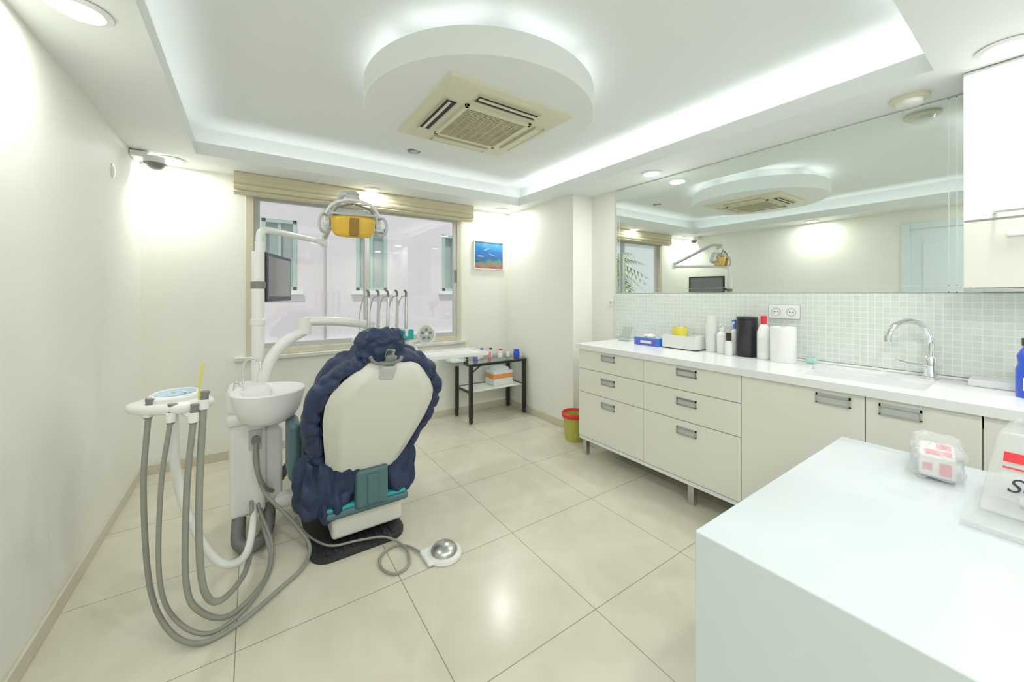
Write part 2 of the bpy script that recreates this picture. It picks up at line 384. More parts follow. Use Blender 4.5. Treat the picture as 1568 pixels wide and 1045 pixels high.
# folded roman blind
bm = bmesh.new()
prof = [(3.705, 2.236), (3.60, 2.236), (3.592, 2.228), (3.59, 2.16), (3.60, 2.148), (3.585, 2.142), (3.578, 2.125), (3.585, 2.108), (3.605, 2.098), (3.59, 2.09), (3.60, 2.078), (3.66, 2.076), (3.68, 2.10), (3.705, 2.11)]
va = [bm.verts.new((-0.11, y, z)) for y, z in prof]; vb = [bm.verts.new((1.965, y, z)) for y, z in prof]
for i in range(len(prof)): bm.faces.new((va[i], va[(i+1) % len(prof)], vb[(i+1) % len(prof)], vb[i]))
bm.faces.new(va); bm.faces.new(vb[::-1])
group("window_blind", [mk("folded_fabric", bm, M_shade), tube("bottom_rod", [(-0.12, 3.60, 2.092), (1.0, 3.60, 2.092), (1.975, 3.60, 2.092)], 0.009, M_shade),
                       box("head_rail", -0.112, 1.967, 3.586, 3.706, 2.19, 2.238, M_shade, 0.004)])

# ------------------------------------------------------------ exterior
ex = []
fx = [(0.12, 0.55), (1.38, 1.86), (2.86, 3.3)]
FY = 6.4
bl = []; last = -1.1
for a, b in fx:
    bl.append((last, a, FY, FY+0.3, -1, 6)); bl.append((a, b, FY, FY+0.3, -1, 1.35)); bl.append((a, b, FY, FY+0.3, 2.37, 6)); last = b
bl.append((last, 6.5, FY, FY+0.3, -1, 6))
ex.append(boxes("facade", bl, M_facade))
for i, (a, b) in enumerate(fx):
    ex.append(boxes("casing_%d" % i, [(a, a+0.05, FY-0.02, FY+0.1, 1.35, 2.37), (b-0.05, b, FY-0.02, FY+0.1, 1.35, 2.37), (a, b, FY-0.02, FY+0.1, 1.35, 1.4), (a, b, FY-0.02, FY+0.1, 2.32, 2.37), ((a+b)/2-0.02, (a+b)/2+0.02, FY, FY+0.1, 1.4, 2.32)], M_fwin))
    ex.append(boxes("pane_%d" % i, [(a+0.04, b-0.04, FY+0.08, FY+0.1, 1.38, 2.34)], M_fglass))
    ex.append(boxes("ledge_%d" % i, [(a-0.08, b+0.08, FY-0.08, FY, 1.29, 1.35)], M_fwhite))
ex.append(tube("downpipe", [(0.92, FY-0.03, -1), (0.92, FY-0.03, 6)], 0.015, M_lgrey))
ex.append(boxes("ledge_band", [(-1.1, 6.5, FY-0.04, FY, 0.55, 0.62)], M_fwhite))
group("exterior_building", ex)
group("exterior_building", [boxes("facade", [(-8, -2.6, 7.6, 8.0, -1, 5)], M_fwhite),
    boxes("shutters", [(-3.9, -3.2, 7.57, 7.6, 1.2, 2.3)], M_fwin), boxes("cornice", [(-8, -2.55, 7.5, 7.6, 2.9, 3.0)], M_fwhite)])
box("exterior_ground", -12, 12, YB+0.25, 16, -1.1, -1.0, M_pave)
pc = Vector((-1.95, 6.6, 2.05)); pp = [tube("trunk", [(pc.x, pc.y, -1), (pc.x+0.05, pc.y, 0.4), pc], 0.13, M_trunk)]
for k in range(26):
    an = k*2.4; el = 0.9-1.5*(k/26); bm = bmesh.new(); prev = None
    d = Vector((math.cos(an), math.sin(an), 0)); sd = Vector((-math.sin(an), math.cos(an), 0)); Lf = 1.1
    pts = [pc+d*(Lf*s*math.cos(el*0.8))+Vector((0, 0, Lf*(s*math.sin(el)-0.55*s*s))) for s in [i/12 for i in range(13)]]
    for i in range(12):
        for sgn in (-1, 1):
            a, b = pts[i], pts[i].lerp(pts[i+1], 0.5)
            wd = 0.26*math.sin(math.pi*min(1, (i+1.5)/13.5))+0.04
            tip = b+sd*sgn*wd+d*0.08-Vector((0, 0, wd*0.5))
            bm.faces.new([bm.verts.new(a), bm.verts.new(b), bm.verts.new(tip)])
    pp.append(mk("frond_%d" % k, bm, M_leaf))
group("palm_tree", pp)

# ------------------------------------------------------------ door on left wall
dr = [box("leaf", XL+0.002, XL+0.03, 0.28, 0.98, 0.005, 2.02, M_door, 0.003), boxes("panel", [(XL+0.03, XL+0.036, 0.38, 0.88, 1.1, 1.85), (XL+0.03, XL+0.036, 0.38, 0.88, 0.15, 0.95)], M_door, bev=0.002),
      boxes("architrave", [(XL+0.002, XL+0.04, 0.21, 0.28, 0, 2.09), (XL+0.002, XL+0.04, 0.98, 1.05, 0, 2.09), (XL+0.002, XL+0.04, 0.28, 0.98, 2.02, 2.09)], M_door, bev=0.003),
      tube("lever", [(XL+0.03, 0.92, 1.02), (XL+0.075, 0.92, 1.02), (XL+0.08, 0.90, 1.02), (XL+0.08, 0.82, 1.02)], 0.009, M_chrome)]
group("door_1", dr)

# ------------------------------------------------------------ mirror, backsplash, wall cabinet
my0, my1, mz0, mz1 = 0.21, 2.31, 1.305, 2.232
mi = [box("glass", XM-0.008, XM-0.001, my0, my1, mz0, mz1, M_mirror)]
bx = XM-0.0095
ed = []
for y0, y1, z0, z1 in ((my0, my1, mz0, mz0+0.006), (my0, my1, mz0+0.034, mz0+0.038), (my0, my1, mz1-0.005, mz1), (my1-0.006, my1, mz0, mz1), (my1-0.038, my1-0.034, mz0, mz1), (0.284, 0.288, mz0, mz1), (0.31, 0.314, mz0, mz1)):
    ed.append((bx, XM-0.008, y0, y1, z0, z1))
mi.append(boxes("bevel_lines", ed, M_bevel))
group("wall_mirror", mi)
box("wall_tile_backsplash", XM-0.010, XM-0.001, -1.2, 2.33, 0.91, 1.302, M_mosaic)
wc = [box("carcass", 2.52, XM-0.012, -0.9, 0.243, 1.325, ZC-0.004, M_cabw),
      box("door_upper", 2.50, 2.519, -0.9, 0.243, 1.61, ZC-0.004, M_cabw, 0.002),
      box("door_flap", 2.50, 2.519, -0.9, 0.243, 1.325, 1.60, M_cab, 0.002),
      box("bottom_rail", 2.505, XM-0.012, -0.9, 0.243, 1.309, 1.322, M_steel),
      tube("bar_handle", [(2.50, 0.16, 1.63), (2.47, 0.16, 1.63), (2.47, 0.0, 1.63), (2.47, -0.2, 1.63), (2.50, -0.2, 1.63)], 0.006, M_chrome, straight=True),
      box("flap_handle", 2.488, 2.50, 0.03, 0.13, 1.53, 1.545, M_chrome, 0.002)]
group("wall_cabinet", wc)

# socket + switch
so = [box("plate", XM-0.022, XM-0.0125, 0.905, 1.07, 1.145, 1.228, M_ring, 0.003)]
so.append(box("plate_rim", XM-0.0128, XM-0.0102, 0.901, 1.074, 1.141, 1.232, M_lgrey, 0.001))
for yc in (0.947, 1.028):
    so.append(lathe("well_rim", [(0.021, 0.0), (0.024, 0.002), (0.026, 0.0)], (XM-0.0222, yc, 1.187), M_lgrey, (-1, 0, 0)))
    so.append(boxes("pin_holes", [(XM-0.0230, XM-0.0221, yc-0.012, yc-0.006, 1.184, 1.190), (XM-0.0230, XM-0.0221, yc+0.006, yc+0.012, 1.184, 1.190)], M_dark))
group("wall_socket", so)
group("light_switch", [box("plate", XM-0.008, XM-0.001, 2.35, 2.40, 1.19, 1.25, M_ring, 0.003), lathe("knob", [(0.012, 0), (0.012, 0.006), (0, 0.008)], (XM-0.008, 2.375, 1.22), M_steel, (-1, 0, 0))])

# ------------------------------------------------------------ base cabinets
CT = 0.895
cols = [(2.24, 1.624), (1.624, 0.997), (0.997, 0.490), (0.490, 0.168), (0.168, -0.35), (-0.35, -1.15)]
bc = [boxes("carcass", [(2.222, XM-0.012, 2.222, 2.24, 0.15, 0.855), (2.222, XM-0.012, -1.15, -1.13, 0.15, 0.855), (2.222, XM-0.012, -1.13, 2.222, 0.15, 0.168), (XM-0.03, XM-0.012, -1.13, 2.222, 0.168, 0.70), (2.222, 2.24, -1.13, 2.222, 0.168, 0.80)], M_cab),
      box("plinth_rail", 2.205, 2.235, -1.15, 2.24, 0.128, 0.152, M_cabw, 0.003)]
hnd = []; hrec = []
def handle(yc, zc):
    hnd.append((2.190, 2.2005, yc-0.063, yc+0.063, zc-0.023, zc-0.017)); hnd.append((2.190, 2.2005, yc-0.063, yc+0.063, zc+0.012, zc+0.023))
    hnd.append((2.190, 2.2005, yc-0.063, yc-0.057, zc-0.023, zc+0.023)); hnd.append((2.190, 2.2005, yc+0.057, yc+0.063, zc-0.023, zc+0.023))
    hrec.append((2.196, 2.2005, yc-0.057, yc+0.057, zc-0.018, zc+0.013))
fr = []
g = 0.002
for i, (a, b) in enumerate(cols):
    if i < 2:
        for z0, z1, hz in ((0.702, 0.855, 0.812), (0.516, 0.698, 0.632), (0.158, 0.512, 0.452)):
            fr.append((2.20, 2.22, b+g, a-g, z0, z1)); handle((a+b)/2, hz)
    else:
        fr.append((2.20, 2.22, b+g, a-g, 0.158, 0.855))
        handle({2: 0.600, 3: 0.382}.get(i, (a+b)/2), 0.812)
bc.append(boxes("fronts", fr, M_cab, bev=0.0012))
bc.append(boxes("handle_frames", hnd, M_steel)); bc.append(boxes("handle_recesses", hrec, M_lgrey))
for yy in (2.20, 1.3, 0.4, -0.5, -1.1):
    bc.append(box("leg", 2.225, 2.265, yy-0.02, yy+0.02, 0.0, 0.128, M_steel, 0.003)); bc.append(box("leg", 2.66, 2.70, yy-0.02, yy+0.02, 0.0, 0.15, M_steel, 0.003))
sx0, sx1, sy0, sy1 = 2.30, 2.60, 0.33, 0.80
bc.append(boxes("countertop", [(2.18, XM-0.012, sy1, 2.255, 0.857, CT), (2.18, XM-0.012, -1.17, sy0, 0.857, CT), (2.18, sx0, sy0, sy1, 0.857, CT), (sx1, XM-0.012, sy0, sy1, 0.857, CT)], M_counter))
bc.append(boxes("sink_basin", [(sx0-0.01, sx0+0.008, sy0-0.01, sy1+0.01, 0.80, 0.88), (sx1-0.008, sx1+0.01, sy0-0.01, sy1+0.01, 0.80, 0.88), (sx0, sx1, sy0-0.01, sy0+0.008, 0.80, 0.88), (sx0, sx1, sy1-0.008, sy1+0.01, 0.80, 0.88), (sx0, sx1, sy0, sy1, 0.80, 0.81)], M_counter))
bc.append(lathe("sink_drain", [(0, 0), (0.03, 0), (0.028, 0.004), (0, 0.003)], (2.45, 0.56, 0.81), M_chrome))
group("base_cabinet", bc)
CT += 0.0006
box("trim_2", 2.60, XM-0.012, -1.1, 0.24, CT, CT+0.03, M_counter, 0.004)
box("trim_3", XM-0.03, XM-0.011, 0.25, 2.255, CT, CT+0.012, M_counter, 0.003)

# faucet
fx_, fy_ = 2.665, 0.36
fc = [lathe("base", [(0.0, 0), (0.030, 0), (0.030, 0.008), (0.024, 0.014), (0.022, 0.06), (0.024, 0.10), (0.018, 0.112), (0, 0.114)], (fx_, fy_, CT), M_chrome),
      tube("spout", [(fx_, fy_, CT+0.10), (fx_, fy_, CT+0.18), (fx_-0.025, fy_+0.016, CT+0.245), (fx_-0.09, fy_+0.055, CT+0.275), (fx_-0.165, fy_+0.095, CT+0.25), (fx_-0.19, fy_+0.11, CT+0.20)], 0.0125, M_chrome),
      lathe("aerator", [(0, 0), (0.015, 0), (0.015, 0.03), (0, 0.03)], (fx_-0.191, fy_+0.111, CT+0.178), M_chrome),
      tube("lever", [(fx_-0.005, fy_, CT+0.055), (fx_-0.05, fy_+0.05, CT+0.065), (fx_-0.10, fy_+0.10, CT+0.085)], lambda t: 0.011-0.005*t, M_chrome)]
group("faucet", fc)

# counter items ------------------------------------------------
def bottle(nm, x, y, z, r, hh, mat, capm, cap=0.03, nk=0.4, pump=False):
    p = [lathe("body", [(0, 0), (r*0.92, 0), (r, 0.006), (r, hh*0.72), (r*0.9, hh*0.8), (r*nk, hh*0.88), (r*nk, hh*0.9), (0, hh*0.9)], (x, y, z), mat),
         lathe("cap", [(0, 0), (r*nk*1.2, 0), (r*nk*1.2, cap), (0, cap)], (x, y, z+hh*0.89), capm)]
    if pump:
        p.append(tube("nozzle", [(x, y, z+hh*0.89+cap), (x, y, z+hh*0.89+cap+0.02), (x-0.012, y, z+hh*0.89+cap+0.028), (x-0.04, y, z+hh*0.89+cap+0.022)], 0.005, capm))
    return group(nm, p)
gb = [box("carton", 2.54, 2.64, 1.74, 1.96, CT, CT+0.060, M_bluecard, 0.002), box("side_panel", 2.5385, 2.54, 1.76, 1.94, CT+0.012, CT+0.045, M_purple),
      box("side_flash", 2.5375, 2.5385, 1.80, 1.90, CT+0.018, CT+0.038, M_plw),
      box("top_panel", 2.55, 2.63, 1.75, 1.95, CT+0.060, CT+0.0615, M_lgrey), blob("glove_tuft", (2.59, 1.85, CT+0.07), (0.03, 0.05, 0.014), M_paper, 1, 1, amp=0.01, fr=30, nu=24, nv=14)]
group("glove_box", gb)
cr = [boxes("bin", [(2.56, 2.70, 1.46, 1.72, CT, CT+0.006), (2.56, 2.565, 1.46, 1.72, CT, CT+0.10), (2.695, 2.70, 1.46, 1.72, CT, CT+0.10), (2.565, 2.695, 1.46, 1.465, CT, CT+0.10), (2.565, 2.695, 1.715, 1.72, CT, CT+0.10)], M_plw), box("contents", 2.567, 2.693, 1.467, 1.713, CT+0.006, CT+0.085, M_paper)]
group("storage_tray", cr)
group("cotton_dispenser", [lathe("tub", [(0, 0), (0.055, 0), (0.06, 0.07), (0.056, 0.07), (0.052, 0.005), (0, 0.005)], (2.63, 1.62, CT+0.087), M_yellow, sy=0.8),
      lathe("lid", [(0, 0.074), (0.05, 0.074), (0.058, 0.068)], (2.63, 1.62, CT+0.087), M_cplas, sy=0.8), blob("cotton", (2.63, 1.62, CT+0.13), (0.045, 0.035, 0.025), M_paper, 1, 1, amp=0.01, fr=40, nu=24, nv=14)])
cups = [lathe("stack", [(0, 0), (0.036, 0), (0.037, 0.10)]+[(0.036+0.002*(i % 2), 0.10+0.008*i) for i in range(8)]+[(0.026, 0.25), (0, 0.252)], (2.66, 1.40, CT), M_plw)]
group("paper_cup_stack", cups)
bottle("pump_bottle", 2.63, 1.31, CT, 0.034, 0.17, M_plw, M_plw, 0.02, 0.4, True)
bottle("spray_bottle", 2.57, 1.24, CT, 0.022, 0.11, M_plw, M_black, 0.05, 0.6)
bottle("sanitizer_bottle", 2.68, 1.25, CT, 0.03, 0.19, M_plw, M_bluecard, 0.03, 0.4, True)
group("cylinder_canister", [lathe("body", [(0, 0), (0.058, 0), (0.06, 0.003), (0.06, 0.235), (0.057, 0.238), (0, 0.238)], (2.65, 1.165, CT), M_black), lathe("lid", [(0, 0), (0.061, 0), (0.061, 0.014), (0.055, 0.018), (0, 0.018)], (2.65, 1.165, CT+0.238), M_black)])
group("disinfectant_bottle", [lathe("body", [(0, 0), (0.034, 0), (0.036, 0.005), (0.036, 0.17), (0.022, 0.205), (0.016, 0.215), (0, 0.215)], (2.62, 1.055, CT), M_ring), lathe("cap", [(0, 0), (0.016, 0), (0.017, 0.05), (0, 0.055)], (2.62, 1.055, CT+0.215), M_red), lathe("label", [(0.0365, 0.04), (0.0365, 0.13)], (2.62, 1.055, CT), M_plw)])
group("paper_towel_roll", [lathe("roll", [(0.02, 0), (0.064, 0), (0.065, 0.003), (0.065, 0.204), (0.064, 0.207), (0.02, 0.207)], (2.61, 0.948, CT), M_paper), lathe("core", [(0.02, 0), (0.02, 0.207), (0.018, 0.207), (0.018, 0)], (2.61, 0.948, CT), M_lgrey)])
group("sponge", [blob("foam", (2.67, 0.83, CT+0.020), (0.016, 0.028, 0.018), M_green, 0.5, 0.6, nu=24, nv=14), box("scrub_layer", 2.660, 2.680, 0.81, 0.85, CT+0.037, CT+0.040, M_lgrey, 0.001)])
group("acrylic_stand", [box("foot", 2.60, 2.68, 2.08, 2.18, CT, CT+0.004, M_cplas), box("back", 0, 0.003, -0.05, 0.05, 0, 0.13, M_cplas, M=Matrix.Translation((2.62, 2.13, CT+0.004)) @ Matrix.Rotation(0.5, 4, 'Y'))])
bx_, by_ = 2.50, 0.075
group("cleaning_bottle", [lathe("body", [(0, 0), (0.044, 0), (0.047, 0.006), (0.047, 0.11), (0.038, 0.13), (0.043, 0.16), (0.03, 0.185), (0.018, 0.20), (0, 0.201)], (bx_, by_, CT), M_blue, sy=0.75),
      lathe("cap", [(0, 0), (0.02, 0), (0.02, 0.03), (0, 0.032)], (bx_, by_, CT+0.20), M_black), box("label", bx_-0.050, bx_-0.047, by_-0.015, by_+0.015, CT+0.03, CT+0.08, M_paper)])

# ------------------------------------------------------------ waste bin
group("waste_bin", [lathe("bucket", [(0, 0), (0.085, 0), (0.105, 0.22), (0.100, 0.22), (0.082, 0.006), (0, 0.006)], (2.385, 2.48, 0), M_olive),
      lathe("rim", [(0.104, 0.20), (0.115, 0.205), (0.117, 0.235), (0.108, 0.245), (0.100, 0.235), (0.100, 0.205)], (2.385, 2.48, 0), M_red)])

# ------------------------------------------------------------ picture
pf = [boxes("frame", [(2.035, 2.045, YB-0.02, YB-0.001, 1.575, 1.895), (2.415, 2.425, YB-0.02, YB-0.001, 1.575, 1.895), (2.045, 2.415, YB-0.02, YB-0.001, 1.575, 1.585), (2.045, 2.415, YB-0.02, YB-0.001, 1.885, 1.895)], M_plw), box("print", 2.045, 2.415, YB-0.012, YB-0.002, 1.585, 1.885, M_sea)]
M_dol = pm("dolphin_print", (0.16, 0.28, 0.46), 0.4)
for (px, pz, rr) in ((2.20, 1.80, -0.3), (2.27, 1.74, 0.25), (2.12, 1.72, 0.1)):
    pf.append(blob("dolphin", (0, 0, 0), (0.045, 0.002, 0.010), M_dol, 1, 1, M=Matrix.Translation((px, YB-0.0135, pz)) @ Matrix.Rotation(rr, 4, 'Y'), nu=24, nv=12))
group("framed_picture", pf)

# ------------------------------------------------------------ foreground desk
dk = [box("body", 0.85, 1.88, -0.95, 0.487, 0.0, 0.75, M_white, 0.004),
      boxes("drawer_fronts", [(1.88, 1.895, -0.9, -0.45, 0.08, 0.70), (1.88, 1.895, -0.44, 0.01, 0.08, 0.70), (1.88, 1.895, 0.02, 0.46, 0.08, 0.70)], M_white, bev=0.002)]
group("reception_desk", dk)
T = 0.7508
n = 48
def frust(name, rows, mat, M, bev=0.0):
    bm = bmesh.new(); rr = []
    for x0, x1, y0, y1, z in rows: rr.append([bm.verts.new(c) for c in ((x0, y0, z), (x1, y0, z), (x1, y1, z), (x0, y1, z))])
    for a, b in zip(rr, rr[1:]):
        for i in range(4): bm.faces.new((a[i], a[(i+1) % 4], b[(i+1) % 4], b[i]))
    bm.faces.new(rr[0][::-1]); bm.faces.new(rr[-1])
    if bev:
        bmesh.ops.bevel(bm, geom=list(bm.edges), offset=bev, segments=3, profile=0.5, affect='EDGES')
        return mk(name, bm, mat, smooth=True, wn=True, M=M)
    return mk(name, bm, mat, M=M)
R1 = Matrix.Translation((1.43, -0.055, T)) @ Matrix.Rotation(math.radians(-4), 4, 'Z')
sl_ = lambda z: 0.02+0.55*z
cb = [frust("clear_bag", [(sl_(0.02), 0.40, -0.19, 0.180, 0.02), (sl_(0.20), 0.36, -0.17, 0.160, 0.20)], M_sheet, R1, 0.008),
      frust("inner_carton", [(0.12, 0.36, -0.16, 0.13, 0.022), (0.17, 0.34, -0.15, 0.11, 0.13)], M_sheet, R1, 0.006),
      frust("tissue_stack", [(0.12, 0.34, -0.15, 0.13, 0.022), (0.13, 0.34, -0.14, 0.12, 0.075)], M_paper, R1, 0.01),
      frust("tray", [(-0.05, 0.42, -0.22, 0.185, 0.0), (-0.06, 0.43, -0.23, 0.195, 0.018)], M_sheet, R1, 0.006)]
PM = R1 @ Matrix.Translation((sl_(0.11)-0.0035, 0, 0.11)) @ Matrix.Rotation(math.atan(0.55), 4, 'Y')
cb.append(box("red_stripe", -0.001, 0.0, -0.15, 0.147, 0.030, 0.054, M_red, 0.0004, M=PM))
cb.append(box("red_line", -0.001, 0.0, -0.15, 0.147, 0.014, 0.018, M_red, M=PM))
tx = bpy.data.curves.new("print_text", 'FONT'); tx.body = "Soft care"; tx.size = 0.048; tx.shear = 0.3; tx.extrude = 0.0004
to = bpy.data.objects.new("print_text", tx); COL.objects.link(to)
to.matrix_basis = PM @ Matrix.Translation((-0.001, 0.140, -0.040)) @ Matrix.Rotation(-math.pi/2, 4, 'Z') @ Matrix.Rotation(math.pi/2, 4, 'X')
tx.materials.append(M_black)
bpy.context.view_layer.update()
cb.append(to)
group("clear_plastic_package", cb)
R2 = Matrix.Translation((1.735, 0.222, T)) @ Matrix.Rotation(math.radians(8), 4, 'Z')
group("tissue_packet", [blob("wrapper", (0, 0, 0.051), (0.100, 0.052, 0.043), M_sheet, 0.35, 0.4, M=R2, amp=0.014, fr=20, nu=90, nv=60),
     box("tissue_block", -0.085, 0.08, -0.038, 0.038, 0.008, 0.072, M_paper, 0.008, M=R2),
     boxes("print", [(-0.0865, -0.085, -0.028, -0.005, 0.02, 0.055), (-0.0865, -0.085, 0.01, 0.028, 0.03, 0.05), (-0.07, -0.02, -0.03, 0.025, 0.072, 0.0735), (0.0, 0.055, -0.03, 0.0, 0.072, 0.0735)], M_pink, M=R2)])

# ------------------------------------------------------------ dental chair
ch = []
B = Vector((0.484, 2.12, 0.36)); Tp = Vector((0.560, 1.80, 0.98))
U = (Tp-B).normalized(); R = Vector((1, 0.0, 0)); R = (R-U*R.dot(U)).normalized(); Nn = R.cross(U)
MB = Matrix(((R.x, U.x, Nn.x, B.x), (R.y, U.y, Nn.y, B.y), (R.z, U.z, Nn.z, B.z), (0, 0, 0, 1)))  # local: x across, y up back, z toward rear
LB = (Tp-B).length
ws = [(0.0, 0.10), (0.02, 0.15), (0.07, 0.185), (0.2, 0.205), (0.35, 0.23), (0.52, 0.255), (0.66, 0.262), (0.76, 0.250), (0.86, 0.205), (0.94, 0.155), (0.985, 0.12), (1.0, 0.08)]
def wat(h):
    for (h0, w0), (h1, w1) in zip(ws, ws[1:]):
        if h0 <= h <= h1:
            t = (h-h0)/(h1-h0); return w0+(w1-w0)*t
    return ws[-1][1]
bm = bmesh.new(); ns = 36; hs = [0, 0.008, 0.02, 0.04, 0.07]+[0.1+0.04*i for i in range(20)]+[0.9, 0.94, 0.965, 0.985, 1.0]
fr_, bk_ = [], []
for hh in hs:
    wv = wat(hh); edge = min(1, min(hh, 1-hh)*9); edge = edge*(2-edge)
    zz = lambda s: 0.010+0.045*(1-abs(s)**4)*(0.3+0.7*edge)+0.012*math.exp(-((abs(s)-0.70)/0.07)**2)*edge*(1 if 0.2 < hh < 0.9 else 0.4)
    fr_.append([bm.verts.new((wv*s, hh*LB, zz(s))) for s in [math.sin(math.pi*(-0.5+i/ns)) for i in range(ns+1)]])
    bk_.append([bm.verts.new((wv*s*0.98, hh*LB, -0.004)) for s in [math.sin(math.pi*(-0.5+i/ns)) for i in range(ns+1)]])
for G in (fr_, bk_):
    for a, b in zip(G, G[1:]):
        for i in range(ns): bm.faces.new((a[i], a[i+1], b[i+1], b[i]))
for a, b in ((fr_[0], bk_[0]), (fr_[-1], bk_[-1])):
    for i in range(ns): bm.faces.new((a[i], a[i+1], b[i+1], b[i]))
for j in range(len(hs)-1):
    for i in (0, ns): bm.faces.new((fr_[j][i], fr_[j+1][i], bk_[j+1][i], bk_[j][i]))
ch.append(mk("back_shell", bm, M_shell, smooth=True, M=MB))
def backshape(v):
    f = 1.0 if v.y < 0.1 else 1.0-0.26*(v.y-0.1)**1.3
    return Vector((v.x*f, v.y, v.z))
ch.append(blob("back_cushion_cover", (-0.01, 0.35, -0.110), (0.305, 0.365, 0.100), M_navy, 0.6, 0.72, M=MB, amp=0.020, fr=9, nu=180, nv=110, shape=backshape, st=(1, 0.5, 1)))
hem = [(-0.135, 0.02), (-0.22, 0.08), (-0.265, 0.22), (-0.295, 0.36), (-0.290, 0.48), (-0.25, 0.58), (-0.18, 0.645), (-0.07, 0.690), (0.06, 0.705), (0.17, 0.665), (0.245, 0.58), (0.278, 0.49), (0.278, 0.38), (0.262, 0.24), (0.225, 0.10), (0.14, 0.02)]
hp = crom([(x, y, -0.035) for x, y in hem], 14)
bm = bmesh.new(); rings = []
for i, p in enumerate(hp):
    T2 = (hp[min(i+1, len(hp)-1)]-hp[max(i-1, 0)]).normalized(); nn = Vector((0, 0, 1)); bi = T2.cross(nn)
    rg = []
    for j in range(32):
        a_ = 2*math.pi*j/32; dv = nn*math.cos(a_)*0.044+bi*math.sin(a_)*0.034
        q = p+dv; kq = Vector((q.x*14, q.y*14, q.z*5))
        rg.append(bm.verts.new(q+dv.normalized()*0.018*(2.5*min(0.4, abs(noise.noise(kq)))-0.4)))
    rings.append(rg)
for a, b in zip(rings, rings[1:]):
    for i in range(32): bm.faces.new((a[i], a[(i+1) % 32], b[(i+1) % 32], b[i]))
bm.faces.new(rings[0]); bm.faces.new(rings[-1])
ch.append(mk("cover_hem", bm, M_navy, smooth=True, M=MB))
# seat
ch.append(blob("seat_cover", (0.49, 2.44, 0.32), (0.255, 0.36, 0.095), M_navy, 0.5, 0.45, amp=0.012, fr=8, nu=100, nv=50))
ch.append(blob("cover_skirt_1", (0.320, 2.12, 0.340), (0.140, 0.085, 0.170), M_navy, 0.6, 0.8, amp=0.034, fr=11, nu=130, nv=90, seed=3, st=(1, 1, 0.35)))
ch.append(blob("cover_skirt_2", (0.668, 2.13, 0.36), (0.090, 0.075, 0.160), M_navy, 0.6, 0.8, amp=0.030, fr=11, nu=130, nv=90, seed=13, st=(1, 1, 0.35)))
ch.append(blob("leg_rest_cover", (0.49, 2.98, 0.30), (0.21, 0.34, 0.07), M_navy, 0.5, 0.5, amp=0.012, fr=8, nu=80, nv=40))
ch.append(box("seat_pan", 0.285, 0.715, 2.04, 2.80, 0.172, 0.215, M_teal, 0.018))
ch.append(box("seat_edge_turquoise", 0.30, 0.70, 2.045, 2.12, 0.212, 0.236, M_teal2, 0.01))
ch.append(box("seat_rear_bracket", 0.435, 0.60, 2.020, 2.12, 0.20, 0.40, M_teal, 0.02))
ch.append(box("bracket_rib", 0.49, 0.545, 2.012, 2.03, 0.22, 0.37, M_teal, 0.006))
ch.append(box("leg_rest_pan", 0.31, 0.67, 2.78, 3.28, 0.20, 0.24, M_teal, 0.015))
ch.append(box("back_bracket", -0.075, 0.095, -0.06, 0.06, -0.01, 0.030, M_teal, 0.012, M=MB))
ch.append(box("base_body", 0.335, 0.695, 2.09, 2.66, 0.045, 0.182, M_shell, 0.02, 4))
ch.append(box("base_column", 0.40, 0.62, 2.30, 2.60, 0.02, 0.18, M_plw, 0.02))
# headrest
HC = Vector((0.500, 1.83, 1.055))
MH = Matrix.Translation(HC) @ Matrix.Rotation(math.radians(14), 4, 'X')
ch.append(blob("headrest_cover", (0, 0, 0), (0.110, 0.058, 0.080), M_navy, 0.6, 0.7, M=MH, amp=0.014, fr=16, nu=120, nv=80, seed=21))
ch.append(tube("headrest_lever", [(0.435, 1.745, 1.020), (0.45, 1.745, 0.995), (0.48, 1.74, 0.985), (0.53, 1.735, 0.985), (0.565, 1.735, 0.995), (0.575, 1.74, 1.010)], 0.008, M_grey))
HB = MB @ Matrix.Translation((-0.035, 0, 0))
ch.append(box("headrest_bar", -0.022, 0.022, LB-0.06, LB+0.07, -0.01, 0.010, M_steel, 0.004, M=HB))
ch.append(box("headrest_mount", -0.040, 0.035, LB-0.07, LB+0.01, 0.0, 0.058, M_lgrey, 0.012, M=HB))
ch.append(box("headrest_clip", -0.028, 0.022, LB-0.01, LB+0.06, 0.03, 0.052, M_grey, 0.008, M=HB))
# armrest at left
ch.append(box("armrest_pad", 0.150, 0.210, 2.16, 2.38, 0.36, 0.65, M_teal, 0.028, 4))
ch.append(tube("armrest_support", [(0.185, 2.30, 0.45), (0.20, 2.33, 0.30), (0.30, 2.36, 0.22)], 0.022, M_lgrey))
# plate under the chair
bm = bmesh.new()
addbox(bm, 0.235, 0.695, 2.0, 2.95, 0.0005, 0.022)
ve = [e for e in bm.edges if abs(e.verts[0].co.z-e.verts[1].co.z) > 0.01]
bmesh.ops.bevel(bm, geom=ve, offset=0.09, segments=8, profile=0.5, affect='EDGES')
ch.append(mk("base_plate", bm, M_mat))
ch.append(boxes("base_plate_ribs", [(0.30+k*0.04, 0.315+k*0.04, 2.03, 2.5, 0.022, 0.027) for k in range(9)], M_mat))
group("dental_chair", ch)

